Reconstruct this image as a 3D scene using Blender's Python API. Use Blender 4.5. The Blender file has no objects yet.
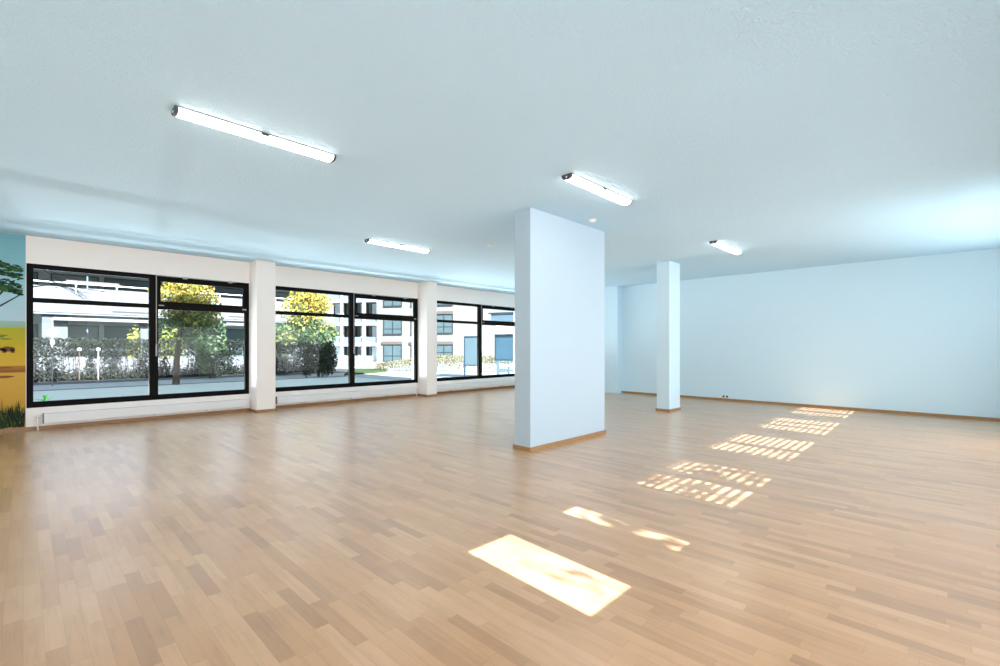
import bpy, math, random
from mathutils import Vector, Matrix
R = random.Random(7)
C = bpy.context.scene.collection
PI = math.pi

# ------------------------------------------------------------------ camera model (used to turn measured pixels into places)
F, TH, Y0, EYE, CX = 465.586, 0.7733, 347.624, 1.2762, 500.0
FX, FY = math.cos(TH), math.sin(TH)
RX, RY = math.sin(TH), -math.cos(TH)
H = 3.0            # ceiling height
YW = 10.193        # window wall
XB = 11.814        # far blue wall
YR = -1.5          # clerestory wall behind the camera
XREAR = -4.0
G = -0.15          # street level

def at_d(px, py, D):
    u = (px - CX) / F
    return Vector((D * (FX + u * RX), D * (FY + u * RY), EYE - (py - Y0) * D / F))
def at_y(px, py, Y):
    u = (px - CX) / F
    return at_d(px, py, Y / (FY + u * RY))
def at_x(px, py, X):
    u = (px - CX) / F
    return at_d(px, py, X / (FX + u * RX))
def on_ground(px, py, z=G):
    return at_d(px, py, (EYE - z) * F / (py - Y0))

# ------------------------------------------------------------------ materials
def srgb(r, g, b):
    f = lambda c: (c / 255 / 12.92) if c / 255 <= 0.04045 else ((c / 255 + 0.055) / 1.055) ** 2.4
    return (f(r), f(g), f(b), 1.0)

class NT:
    def __init__(s, name):
        s.m = bpy.data.materials.new(name); s.m.use_nodes = True
        s.t = s.m.node_tree; s.t.nodes.clear()
        s.out = s.n('ShaderNodeOutputMaterial')
    def n(s, typ, **kw):
        nd = s.t.nodes.new(typ)
        for k, v in kw.items(): setattr(nd, k, v)
        return nd
    def l(s, a, b): s.t.links.new(a, b)
    def val(s, sock, v):
        if hasattr(v, 'is_output') or isinstance(v, bpy.types.NodeSocket): s.l(v, sock)
        else: sock.default_value = v
    def math(s, op, a, b=None, c=None):
        nd = s.n('ShaderNodeMath', operation=op)
        s.val(nd.inputs[0], a)
        if b is not None: s.val(nd.inputs[1], b)
        if c is not None: s.val(nd.inputs[2], c)
        return nd.outputs[0]
    def mix(s, fac, a, b, blend='MIX'):
        nd = s.n('ShaderNodeMix', data_type='RGBA', blend_type=blend)
        s.val(nd.inputs[0], fac); s.val(nd.inputs[6], a); s.val(nd.inputs[7], b)
        return nd.outputs[2]
    def noise(s, scale, detail=3.0, vec=None, rough=0.5):
        nd = s.n('ShaderNodeTexNoise'); nd.inputs['Scale'].default_value = scale
        nd.inputs['Detail'].default_value = detail; nd.inputs['Roughness'].default_value = rough
        if vec is not None: s.l(vec, nd.inputs['Vector'])
        return nd.outputs['Fac']
    def ramp(s, fac, stops):
        nd = s.n('ShaderNodeValToRGB'); s.l(fac, nd.inputs[0])
        e = nd.color_ramp.elements
        while len(e) < len(stops): e.new(0.5)
        for i, (p, c) in enumerate(stops): e[i].position = p; e[i].color = c
        return nd.outputs[0]
    def obj(s): return s.n('ShaderNodeTexCoord').outputs['Object']
    def principled(s, color, rough=0.5, spec=0.5, metal=0.0, bump=None, bump_s=0.2, bump_d=0.01, transl=0):
        p = s.n('ShaderNodeBsdfPrincipled')
        s.val(p.inputs['Base Color'], color); s.val(p.inputs['Roughness'], rough)
        p.inputs['Specular IOR Level'].default_value = spec; p.inputs['Metallic'].default_value = metal
        if bump is not None:
            b = s.n('ShaderNodeBump'); b.inputs['Strength'].default_value = bump_s; b.inputs['Distance'].default_value = bump_d
            s.l(bump, b.inputs['Height']); s.l(b.outputs[0], p.inputs['Normal'])
        if transl:
            t = s.n('ShaderNodeBsdfTranslucent'); s.val(t.inputs[0], color)
            mx = s.n('ShaderNodeMixShader'); mx.inputs[0].default_value = transl
            s.l(p.outputs[0], mx.inputs[1]); s.l(t.outputs[0], mx.inputs[2]); s.l(mx.outputs[0], s.out.inputs[0])
        else: s.l(p.outputs[0], s.out.inputs[0])
        return p

def simple(name, col, rough=0.5, spec=0.4, metal=0.0, var=0.06, scale=6.0, bump=0.0, bscale=60):
    m = NT(name); o = m.obj()
    a = tuple(c * (1 - var) for c in col[:3]) + (1,); b = tuple(min(1, c * (1 + var)) for c in col[:3]) + (1,)
    c = m.mix(m.noise(scale, 3, o), a, b)
    m.principled(c, rough, spec, metal, bump=m.noise(bscale, 2, o) if bump else None, bump_s=bump, bump_d=0.004)
    return m.m

def attr_mat(name, rough=0.6, transl=0.0, spec=0.2):
    m = NT(name); a = m.n('ShaderNodeAttribute', attribute_name='Col')
    m.principled(a.outputs['Color'], rough, spec, transl=transl)
    return m.m

def glass_mat(name, tint=(1, 1, 1, 1), ior=1.45):
    m = NT(name)
    tr = m.n('ShaderNodeBsdfTransparent'); tr.inputs[0].default_value = tint
    gl = m.n('ShaderNodeBsdfGlossy'); gl.inputs['Roughness'].default_value = 0.0
    fr = m.n('ShaderNodeFresnel'); fr.inputs[0].default_value = ior
    k = m.math('MULTIPLY', fr.outputs[0], 0.35)
    mx = m.n('ShaderNodeMixShader'); m.l(k, mx.inputs[0]); m.l(tr.outputs[0], mx.inputs[1]); m.l(gl.outputs[0], mx.inputs[2])
    m.l(mx.outputs[0], m.out.inputs[0])
    return m.m

def floor_mat():
    m = NT('maple_laminate'); o = m.obj()
    sp = m.n('ShaderNodeSeparateXYZ'); m.l(o, sp.inputs[0])
    X, Y = sp.outputs[0], sp.outputs[1]
    w, L = 0.066, 0.46
    rowf = m.math('DIVIDE', X, w); row = m.math('FLOOR', rowf)
    wn = m.n('ShaderNodeTexWhiteNoise', noise_dimensions='1D'); m.l(row, wn.inputs['W'])
    colf = m.math('ADD', m.math('DIVIDE', Y, L), m.math('MULTIPLY', wn.outputs[0], 7.3)); col = m.math('FLOOR', colf)
    cb = m.n('ShaderNodeCombineXYZ'); m.l(row, cb.inputs[0]); m.l(col, cb.inputs[1])
    w2 = m.n('ShaderNodeTexWhiteNoise', noise_dimensions='3D'); m.l(cb.outputs[0], w2.inputs['Vector'])
    base = m.ramp(w2.outputs[0], [(0.0, srgb(187, 137, 93)), (0.28, srgb(205, 153, 106)), (0.7, srgb(212, 161, 113)), (1.0, srgb(219, 171, 126))])
    # grain: noise stretched along the plank, shifted per plank
    mp = m.n('ShaderNodeCombineXYZ')
    m.l(m.math('MULTIPLY', X, 34.0), mp.inputs[0]); m.l(m.math('MULTIPLY', Y, 2.6), mp.inputs[1]); m.l(m.math('MULTIPLY', w2.outputs[0], 40.0), mp.inputs[2])
    g = m.noise(1.0, 5, mp.outputs[0], 0.6)
    gc = m.ramp(g, [(0.25, (0.78, 0.74, 0.68, 1)), (0.5, (1, 1, 1, 1)), (0.8, (1.05, 1.04, 1.02, 1))])
    c = m.mix(0.75, base, gc, 'MULTIPLY')
    kn = m.noise(5.0, 2, o); kc = m.ramp(kn, [(0.3, (0.9, 0.87, 0.84, 1)), (0.55, (1, 1, 1, 1))])
    c = m.mix(0.5, c, kc, 'MULTIPLY')
    # seams between strips and at their ends
    fx = m.math('ABSOLUTE', m.math('SUBTRACT', m.math('FRACT', rowf), 0.5))
    fy = m.math('ABSOLUTE', m.math('SUBTRACT', m.math('FRACT', colf), 0.5))
    s = m.math('MAXIMUM', m.math('GREATER_THAN', fx, 0.485), m.math('GREATER_THAN', fy, 0.4975))
    c = m.mix(m.math('MULTIPLY', s, 0.28), c, srgb(120, 94, 68))
    smear = m.noise(1.3, 4, o)
    rg = m.math('MULTIPLY_ADD', smear, 0.14, 0.24)
    p = m.principled(c, rg, 0.5, bump=smear, bump_s=0.03, bump_d=0.01)
    p.inputs['Coat Weight'].default_value = 0.85; p.inputs['Coat Roughness'].default_value = 0.33
    return m.m

def ceiling_mat():
    m = NT('textured_ceiling_paint'); o = m.obj()
    n1 = m.noise(55.0, 4, o, 0.6); n2 = m.noise(15.0, 2, o)
    h = m.math('ADD', n1, m.math('MULTIPLY', n2, 0.5))
    c = m.mix(m.noise(0.6, 2, o), srgb(187, 220, 238), srgb(191, 223, 240))
    m.principled(c, 0.7, 0.25, bump=h, bump_s=0.6, bump_d=0.025)
    return m.m

def wall_mat(name, a, b, spec=0.3, rough=0.55):
    m = NT(name); o = m.obj()
    c = m.mix(m.noise(0.8, 3, o), srgb(*a), srgb(*b))
    m.principled(c, rough, spec, bump=m.noise(120.0, 3, o), bump_s=0.06, bump_d=0.004)
    return m.m

def emit_mat(name, col, s):
    m = NT(name); e = m.n('ShaderNodeEmission'); e.inputs[0].default_value = col; e.inputs[1].default_value = s
    m.l(e.outputs[0], m.out.inputs[0]); return m.m

M = dict(
    floor=floor_mat(), ceiling=ceiling_mat(),
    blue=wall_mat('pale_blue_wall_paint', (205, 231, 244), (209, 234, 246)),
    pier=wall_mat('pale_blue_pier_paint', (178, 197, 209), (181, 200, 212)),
    white=wall_mat('white_wall_paint', (249, 241, 234), (251, 243, 236)),
    wood=simple('brown_wood_trim', srgb(158, 122, 84), 0.45, 0.4, var=0.15, scale=9),
    black=simple('black_brown_window_frame', srgb(13, 11, 11), 0.6, 0.1, var=0.05),
    black2=simple('olive_black_window_frame', srgb(19, 16, 11), 0.6, 0.1, var=0.05),
    steel=simple('grey_painted_fitting', srgb(168, 166, 160), 0.4, 0.5),
    glass=glass_mat('window_glass', (0.97, 0.985, 0.98, 1)),
    rad=simple('white_radiator_enamel', srgb(232, 231, 230), 0.35, 0.5, var=0.02),
    rad_d=simple('grey_radiator_slot', srgb(120, 118, 116), 0.5, 0.4, var=0.02),
    emit=emit_mat('lit_lamp_diffuser', (1.0, 0.95, 0.90, 1), 14.0),
    cap=simple('dark_grey_lamp_cap', srgb(78, 78, 80), 0.5, 0.4, var=0.03),
    house=simple('grey_lamp_housing', srgb(150, 150, 150), 0.5, 0.4, var=0.03),
    plast=simple('white_plastic', srgb(232, 232, 230), 0.4, 0.5, var=0.02),
    dark=simple('dark_socket_hole', srgb(70, 72, 76), 0.5, 0.4),
    leaf=attr_mat('leaf_colours', 0.7, 0.3, 0.1), flat=attr_mat('painted_mural_colours', 0.6, 0.0),
    twig=simple('grey_brown_twig', srgb(74, 70, 66), 0.8, 0.2, var=0.2),
    bark=simple('dark_bark', srgb(84, 74, 62), 0.85, 0.2, var=0.25, bump=0.4),
    asphalt=simple('grey_asphalt', srgb(156, 162, 160), 0.85, 0.2, var=0.1, scale=3, bump=0.2),
    pave=simple('concrete_pavement', srgb(186, 194, 184), 0.85, 0.2, var=0.08, scale=2, bump=0.1),
    kerb=simple('grey_kerb_stone', srgb(112, 118, 122), 0.85, 0.2, var=0.1),
    lawn=simple('green_lawn', srgb(62, 74, 40), 0.9, 0.1, var=0.25, scale=8, bump=0.6, bscale=30),
    render_w=simple('white_facade_render', srgb(152, 153, 152), 0.8, 0.2, var=0.03),
    render_d=simple('dimmed_white_facade_render', srgb(104, 106, 105), 0.8, 0.2, var=0.06, scale=1.5),  # same white render, darkened so its sunlit faces keep detail
    render_c=simple('cream_facade_render', srgb(119, 118, 109), 0.8, 0.2, var=0.03),
    render_g=simple('grey_facade_render', srgb(140, 148, 144), 0.8, 0.2, var=0.06),
    dglass=simple('dark_facade_glass', srgb(104, 114, 108), 0.3, 0.2, var=0.25, scale=1.2),
    bglass=simple('blue_facade_glass', srgb(74, 90, 90), 0.3, 0.2, var=0.2, scale=1.0),
    bayglass=simple('pale_bay_glass', srgb(222, 236, 240), 0.3, 0.3, var=0.25, scale=1.0),
    stone=simple('grey_concrete_column', srgb(84, 88, 86), 0.8, 0.2),
    wframe=simple('dark_facade_window_frame', srgb(46, 50, 50), 0.5, 0.4),
    tan=simple('tan_shutter_box', srgb(88, 82, 75), 0.6, 0.3),
    paleblue=simple('pale_blue_balcony_panel', srgb(110, 124, 134), 0.4, 0.4),
    shel_f=simple('blue_grey_shelter_metal', srgb(38, 66, 78), 0.4, 0.5),
    shel_r=simple('light_blue_shelter_fascia', srgb(90, 112, 120), 0.4, 0.5),
    shel_p=simple('blue_shelter_panel', srgb(58, 88, 100), 0.2, 0.6, var=0.15, scale=2),
    shel_g=simple('pale_blue_shelter_panel', srgb(92, 112, 116), 0.2, 0.6, var=0.12, scale=2),
    red=simple('red_sign_paint', srgb(96, 72, 64), 0.5, 0.4),
    awning=simple('white_awning_cloth', srgb(122, 122, 120), 0.7, 0.2, var=0.02),
)

# ------------------------------------------------------------------ mesh builder
class MB:
    def __init__(s): s.v = []; s.f = []; s.c = []
    def face(s, pts, col=None):
        i = len(s.v); s.v += [tuple(p) for p in pts]; s.f.append(tuple(range(i, i + len(pts)))); s.c.append(col)
    def box(s, a, b, T=None):
        x0, y0, z0 = a; x1, y1, z1 = b
        P = [Vector(p) for p in ((x0, y0, z0), (x1, y0, z0), (x1, y1, z0), (x0, y1, z0), (x0, y0, z1), (x1, y0, z1), (x1, y1, z1), (x0, y1, z1))]
        if T is not None: P = [T @ p for p in P]
        i = len(s.v); s.v += [tuple(p) for p in P]
        for q in ((0, 3, 2, 1), (4, 5, 6, 7), (0, 1, 5, 4), (1, 2, 6, 5), (2, 3, 7, 6), (3, 0, 4, 7)):
            s.f.append(tuple(i + k for k in q)); s.c.append(None)
        return s
    def tube(s, pts, r, n=8, r2=None):
        pts = [Vector(p) for p in pts]; rings = []
        for k, p in enumerate(pts):
            d = (pts[min(k + 1, len(pts) - 1)] - pts[max(k - 1, 0)]).normalized()
            u = d.cross(Vector((0, 0, 1)) if abs(d.z) < 0.9 else Vector((1, 0, 0))).normalized(); w = d.cross(u)
            rr = r if r2 is None else r + (r2 - r) * k / max(1, len(pts) - 1)
            i = len(s.v); rings.append(i)
            for j in range(n):
                a = 2 * PI * j / n; s.v.append(tuple(p + u * (rr * math.cos(a)) + w * (rr * math.sin(a))))
        for k in range(len(rings) - 1):
            for j in range(n):
                a, b = rings[k], rings[k + 1]; j2 = (j + 1) % n
                s.f.append((a + j, a + j2, b + j2, b + j)); s.c.append(None)
        s.f.append(tuple(rings[0] + j for j in range(n))[::-1]); s.c.append(None)
        s.f.append(tuple(rings[-1] + j for j in range(n))); s.c.append(None)
        return s
    def prism(s, prof, x0, x1):
        """profile in (y, z) swept along x"""
        n = len(prof); i = len(s.v)
        s.v += [(x0, y, z) for y, z in prof] + [(x1, y, z) for y, z in prof]
        for k in range(n):
            k2 = (k + 1) % n; s.f.append((i + k, i + n + k, i + n + k2, i + k2)); s.c.append(None)
        s.f.append(tuple(i + k for k in range(n))); s.c.append(None)
        s.f.append(tuple(i + n + k for k in range(n))[::-1]); s.c.append(None)
        return s
    def lathe(s, prof, c=(0, 0, 0), n=20):
        rings = []
        for r, z in prof:
            i = len(s.v); rings.append(i)
            for j in range(n):
                a = 2 * PI * j / n; s.v.append((c[0] + r * math.cos(a), c[1] + r * math.sin(a), c[2] + z))
        for k in range(len(rings) - 1):
            for j in range(n):
                a, b = rings[k], rings[k + 1]; j2 = (j + 1) % n
                s.f.append((a + j, a + j2, b + j2, b + j)); s.c.append(None)
        s.f.append(tuple(rings[0] + j for j in range(n))[::-1]); s.c.append(None)
        s.f.append(tuple(rings[-1] + j for j in range(n))); s.c.append(None)
        return s
    def leaf(s, p, size, col, rnd):
        n = Vector((rnd.gauss(0, 1), rnd.gauss(0, 1), rnd.gauss(0, 1) + 0.3)).normalized()
        u = n.orthogonal().normalized(); w = n.cross(u); a = rnd.random() * 6.28
        u, w = u * math.cos(a) + w * math.sin(a), w * math.cos(a) - u * math.sin(a)
        p = Vector(p); l = size; k = size * 0.6
        s.face([p - u * l * .5, p + w * k * .5, p + u * l * .5, p - w * k * .5], col)
    def build(s, name, mat, parent=None, loc=None, bevel=0.0, smooth=False):
        me = bpy.data.meshes.new(name); me.from_pydata(s.v, [], s.f); me.update()
        if any(c is not None for c in s.c):
            ca = me.color_attributes.new('Col', 'FLOAT_COLOR', 'CORNER')
            buf = []
            for f, c in zip(s.f, s.c): buf += list(c or (0.5, 0.5, 0.5, 1)) * len(f)
            ca.data.foreach_set('color', buf)
        me.materials.append(mat)
        if smooth:
            for p in me.polygons: p.use_smooth = True
        o = bpy.data.objects.new(name, me); C.objects.link(o)
        if parent is not None: o.parent = parent
        if loc is not None: o.location = loc
        if bevel:
            b = o.modifiers.new('bevel', 'BEVEL'); b.width = bevel; b.segments = 2; b.limit_method = 'ANGLE'
        return o

def tag(o, label=None, cat=None, group=None, kind=None):
    if label: o['label'] = label
    if cat: o['category'] = cat
    if group: o['group'] = group
    if kind: o['kind'] = kind
    return o
def empty(name, loc, label=None, cat=None, group=None, kind=None, rz=0.0):
    o = bpy.data.objects.new(name, None); C.objects.link(o); o.location = loc; o.rotation_euler = (0, 0, rz); o.empty_display_size = 0.1
    return tag(o, label, cat, group, kind)
def struct(name, mb, mat, label, cat, bevel=0):
    return tag(mb.build(name, mat, bevel=bevel), label, cat, None, 'structure')
def copy_tree(o, parent=None):
    c = o.copy(); C.objects.link(c); c.parent = parent
    for ch in list(o.children): copy_tree(ch, c)
    return c

def wall_with_holes(axis, p0, p1, a0, a1, z0, z1, holes):
    """wall slab spanning [a0,a1] along x or y, thickness p0..p1; holes = (a, b, zlo, zhi)"""
    mb = MB(); cuts = sorted({a0, a1} | {h[0] for h in holes} | {h[1] for h in holes})
    def put(a, b, lo, hi):
        if hi - lo < 1e-5: return
        if axis == 'x': mb.box((a, p0, lo), (b, p1, hi))
        else: mb.box((p0, a, lo), (p1, b, hi))
    for a, b in zip(cuts, cuts[1:]):
        hs = sorted([(h[2], h[3]) for h in holes if h[0] <= a + 1e-6 and h[1] >= b - 1e-6]); z = z0
        for lo, hi in hs: put(a, b, z, lo); z = hi
        put(a, b, z, z1)
    return mb

# ------------------------------------------------------------------ room shell
ZS, ZH = 0.345, 2.575                       # window sill and head
PX = [(0.036, 1.625, 3.19), (3.56, 5.44, 7.32), (7.72, 9.60, 11.36)]   # left jamb, mullion, right jamb of the three windows
T = 0.28
struct('floor', MB().box((XREAR, YR, -0.14), (XB + .3, YW + T, 0)), M['floor'], 'pale maple strip laminate floor with sun patches', 'floor')
struct('ceiling', MB().box((XREAR - .3, YR - .12, H), (XB + .3, YW + T, H + .2)), M['ceiling'], 'pale blue textured plaster ceiling', 'ceiling')
struct('wall_upper', MB().box((XREAR - .3, YR - .12, H + .2), (XB + .3, YW + T, 9.4)), M['white'], 'storeys above the room', 'wall')
struct('wall_left', wall_with_holes('x', YW, YW + T, 0.03, XB + .3, -0.14, H, [(a, c, ZS, ZH) for a, b, c in PX]), M['white'], 'white window wall with three wide openings', 'wall')
struct('wall_left_mural_side', MB().box((XREAR, YW, -0.14), (0.03, YW + T, H)), M['blue'], 'blue wall strip left of the windows carrying the mural', 'wall')
struct('wall_back', MB().box((XB, YR - .12, -0.14), (XB + .3, YW, H)), M['blue'], 'long pale blue far wall right of the square column', 'wall')
yj = 6.73
struct('wall_back_return', MB().box((XB - .22, yj, 0), (XB, YW, H)), M['blue'], 'projecting blue wall piece between the pier and the column', 'wall')
struct('wall_rear', MB().box((XREAR - .3, YR - .12, -0.14), (XREAR, YW + T, H)), M['blue'], 'blue wall behind the viewer', 'wall')

# clerestory openings in the wall behind the camera; the low sun enters here
SUNT = 0.60
cl_z0, cl_z1 = (1.24 - YR) * SUNT, (2.24 - YR) * SUNT
sh = 0.064
def wx(x): return x - sh * (1.75 - YR)
CLR = [(1.90, 2.31, 0), (2.88, 3.09, 0), (3.98, 4.55, .02), (4.68, 5.26, .02), (6.06, 6.58, .08), (6.72, 7.44, .09), (8.22, 8.60, .11), (8.74, 9.06, .12), (9.18, 9.62, .13), (10.46, 10.84, .17), (11.06, 11.66, .18)]
CL = [(wx(a), wx(b), cl_z0 + d * SUNT, cl_z1 + d * SUNT) for a, b, d in CLR]
struct('wall_right', wall_with_holes('x', YR - .06, YR, XREAR, XB, -0.14, H, CL), M['blue'], 'blue wall with narrow high windows behind the viewer', 'wall')

# pier and columns (base boards are children)
def column(name, x0, x1, y0, y1, mat, label, faces):
    r = empty(name, ((x0 + x1) / 2, (y0 + y1) / 2, 0), label, 'column', None, 'structure')
    hx, hy = (x1 - x0) / 2, (y1 - y0) / 2
    MB().box((-hx, -hy, 0), (hx, hy, H)).build('shaft', mat, r, bevel=0.004)
    b = MB(); t = 0.014; hh = 0.05
    if 'f' in faces: b.box((-hx - (t if 'l' in faces else 0), -hy - t, 0), (hx + (t if 'r' in faces else 0), -hy, hh))
    if 'b' in faces: b.box((-hx - (t if 'l' in faces else 0), hy, 0), (hx + (t if 'r' in faces else 0), hy + t, hh))
    if 'l' in faces: b.box((-hx - t, -hy, 0), (-hx, hy, hh))
    if 'r' in faces: b.box((hx, -hy, 0), (hx + t, hy, hh))
    b.build('base_board', M['wood'], r)
    return r
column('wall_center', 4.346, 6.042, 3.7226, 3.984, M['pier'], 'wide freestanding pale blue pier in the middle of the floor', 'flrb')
column('column', 8.9576, 9.4493, 4.0449, 4.3135, M['blue'], 'slim square pale blue column right of the wide pier', 'flrb')
x0 = 3.20; d1 = 0.40
xr1 = at_y(275.6, 300, YW - d1).x
column('column', x0, xr1, YW - d1, YW, M['white'], 'white wall column between the first and second windows', 'flr')
x0 = 7.32; xr2 = at_y(436.9, 300, YW - d1).x
column('column', x0, xr2, YW - d1, YW, M['white'], 'white wall column between the second and third windows', 'flr')

# base boards
def skirt(name, a, b, label): struct(name, MB().box(a, b), M['wood'], label, 'baseboard')
skirt('baseboard_left', (0.03, YW - .016, 0), (3.2, YW, .055), 'brown wood skirting under the first window')
skirt('baseboard_left.001', (xr1 + .014, YW - .016, 0), (7.32 - .014, YW, .055), 'brown wood skirting under the second window')
skirt('baseboard_left.002', (xr2 + .014, YW - .016, 0), (XB - .22, YW, .055), 'brown wood skirting under the third window')
skirt('baseboard_mural', (XREAR, YW - .016, 0), (0.03, YW, .06), 'brown wood skirting under the savannah mural')
skirt('baseboard_back', (XB - .016, YR, 0), (XB, yj, .055), 'brown wood skirting along the far blue wall')

# ------------------------------------------------------------------ windows
def window(n, xa, xm, xb, label):
    r = empty('window_%d' % n, (xa, YW, ZS), label, 'window', None, 'structure')
    w = xb - xa; h = ZH - ZS; m = xm - xa; zt = 2.015 - ZS
    y0, y1 = 0.004, 0.075
    fr = 0.075
    mb = MB().box((0, y0, 0), (w, y1, fr + .015)).box((0, y0, h - fr), (w, y1, h)).box((0, y0, fr + .015), (fr, y1, h - fr)).box((w - fr, y0, fr + .015), (w, y1, h - fr))
    mb.build('frame', M['black'], r)
    MB().box((m - .065, y0 - .004, fr + .015), (m + .065, y1, h - fr)).build('mullion', M['black2'], r)
    MB().box((fr, y0, zt - .036), (m - .065, y1, zt + .036)).build('transom_bar', M['black2'], r)
    MB().box((m + .065, y0, zt - .05), (w - fr, y1, zt + .055)).build('transom_bar', M['black2'], r)
    def ring(name, x0, x1, z0, z1, t):
        MB().box((x0, y0 - .006, z0), (x1, y1 - .01, z0 + t)).box((x0, y0 - .006, z1 - t), (x1, y1 - .01, z1)).box((x0, y0 - .006, z0 + t), (x0 + t, y1 - .01, z1 - t)).box((x1 - t, y0 - .006, z0 + t), (x1, y1 - .01, z1 - t)).build(name, M['black'], r)
    ring('hopper_sash', m + .066, w - fr - .001, zt + .056, h - fr - .001, .035)
    def pane(x0, x1, z0, z1):
        p = MB(); p.face([(x0, .04, z0), (x1, .04, z0), (x1, .04, z1), (x0, .04, z1)]); p.build('pane', M['glass'], r)
    pane(fr, m - .065, fr + .015, zt - .036); pane(fr, m - .065, zt + .036, h - fr)
    pane(m + .065, w - fr, fr + .015, zt - .05); pane(m + .10, w - fr - .036, zt + .09, h - fr - .036)
    # opener gear of the hopper light: vertical rod with lever, horizontal rod on the head, two stays
    xr = m + .035
    rod = MB().tube([(xr, -.014, .98), (xr, -.014, h - .008)], .008).build('opener_rod', M['steel'], r, smooth=True)
    MB().box((xr - .012, -.03, .78), (xr + .012, -.006, 1.0)).build('lever', M['steel'], rod, bevel=.004)
    MB().tube([(xr, -.014, h - .008), (w - .25, -.014, h - .008)], .008).build('opener_rod', M['steel'], r, smooth=True)
    for k in (.30, .78):
        xx = m + (w - m) * k
        MB().box((xx - .035, -.028, h - .034), (xx + .035, -.002, h + .004)).build('scissor_stay', M['steel'], r)
    for zz in (zt + .02, ):
        MB().box((w - fr - .05, -.012, zz - .012), (w - fr + .02, .0, zz + .012)).build('hinge', M['steel'], r)
        MB().box((m + .07, -.012, zz - .008), (m + .15, .0, zz + .008)).build('hinge', M['steel'], r)
    MB().box((m + .5 * (w - m) - .03, -.014, zt - .01), (m + .5 * (w - m) + .03, .0, zt + .012)).build('latch', M['black'], r)
    return r
window(1, *PX[0], 'black framed four-pane window, leftmost, beside the savannah mural')
window(2, *PX[1], 'black framed four-pane window between the two white wall columns')
window(3, *PX[2], 'black framed four-pane window partly behind the wide blue pier')

# high narrow windows behind the camera: frame, pane, horizontal blind slats
for i, (a, b, zl, zh) in enumerate(CL):
    r = empty('window_%d' % (i + 4), (a, YR, zl), 'narrow high window behind the viewer', 'window', 'high windows behind the viewer', 'structure')
    w, h = b - a, zh - zl; t = .012
    MB().box((0, -.05, 0), (w, -.02, t)).box((0, -.05, h - t), (w, -.02, h)).box((0, -.05, t), (t, -.02, h - t)).box((w - t, -.05, t), (w, -.02, h - t)).build('frame', M['black'], r)
    if i >= 2:
        mb = MB(); n = 11
        for k in range(n + 1):
            z = k * h / n; mb.box((t, -.012, max(z - .015, 0)), (w - t, -.009, min(z + .013, h)))
        mb.build('blind', M['plast'], r)

# ------------------------------------------------------------------ radiators
def radiator(xa, xb, label, valve_left=True):
    yb = YW - .11
    r = empty('radiator', ((xa + xb) / 2, yb, 0), label, 'radiator', 'low radiators under the windows')
    hw = (xb - xa) / 2; z0, z1 = .105, .255
    MB().box((-hw, -.035, z0), (hw, -.015, z1)).build('front_panel', M['rad'], r, bevel=.006)
    MB().box((-hw, .04, z0), (hw, .06, z1)).build('rear_panel', M['rad'], r, bevel=.006)
    g = MB().box((-hw + .01, -.015, z1 - .012), (hw - .01, .04, z1 - .004))
    g.build('top_grille', M['rad_d'], r)
    for s in (-1, 1): MB().box((s * hw - .008, -.036, z0 - .004), (s * hw + .008, .062, z1 + .003)).build('end_cap', M['rad_d'] if s < 0 else M['rad'], r, bevel=.003)
    for k in (-.62, .0, .55):
        MB().box((k * hw - .05, -.03, z0 - .022), (k * hw + .05, .05, z0 + .002)).build('bracket', M['rad'], r)
    s = -1 if valve_left else 1
    xv = s * (hw + .06)
    p = MB().tube([(xv, .0, 0.0), (xv, .0, .19)], .013).build('pipe', M['rad'], r, smooth=True)
    v = MB().tube([(xv, .0, .19), (xv, .0, .235)], .022, 12).tube([(xv, 0, .205), (s * hw, 0, .205)], .014).build('valve', M['plast'], r, smooth=True)
    return r
radiator(.22, 3.13, 'long low white radiator under the leftmost window')
radiator(xr1 + .12, 7.14, 'long low white radiator under the second window between the columns', False)
radiator(xr2 + .12, 11.3, 'low white radiator under the third window partly behind the pier', False)

# ------------------------------------------------------------------ batten lights
def batten(loc, label, first):
    if first is None:
        r = empty('ceiling_light', loc)
        hl = .59
        MB().box((-hl, -.062, -.012), (hl, .062, 0)).build('housing', M['house'], r)
        prof = [(-.060, -.012), (-.058, -.025), (-.04, -.043), (-.015, -.048), (.015, -.048), (.04, -.043), (.058, -.025), (.060, -.012)]
        MB().prism(prof, -hl + .012, hl - .012).build('diffuser', M['emit'], r)
        big = [(y * 1.03, z * 1.03 if z < -.02 else 0) for y, z in prof]
        for s in (-1, 1):
            e = MB().prism(big, s * hl - .012, s * hl + .012).build('end_cap', M['cap'], r)
            MB().tube([(s * (hl + .010), 0, -.028), (s * (hl + .0155), 0, -.028)], .010, 12).build('screw', M['plast'], e)
        MB().box((-.03, .054, -.026), (.03, .068, -.004)).build('clip', M['cap'], r)
        MB().box((-.03, -.068, -.026), (.03, -.054, -.004)).build('clip', M['cap'], r)
    else:
        r = copy_tree(first); r.location = loc
    return tag(r, label, 'ceiling light', 'ceiling battens')
def on_ceiling(px, py, z=H - .03):
    return at_d(px, py, (z - EYE) * F / (Y0 - py))
def between(a, b):
    p = (on_ceiling(*a) + on_ceiling(*b)) / 2; return (p.x, p.y, H)
L0 = batten(between((173.5, 112), (333, 160)), 'long lit white batten light nearest on the ceiling, upper left', None)
batten(between((567.5, 177), (626.5, 204)), 'lit white batten light on the ceiling just before the wide pier', L0)
batten(between((367, 240.8), (427.5, 252.3)), 'lit white batten light on the ceiling before the windows', L0)
batten(between((713, 242.3), (738, 253.8)), 'lit white batten light farthest away, by the far blue wall', L0)
batten((8.45, 6.66, H), 'lit white batten light hidden behind the wide pier', L0)

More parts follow.
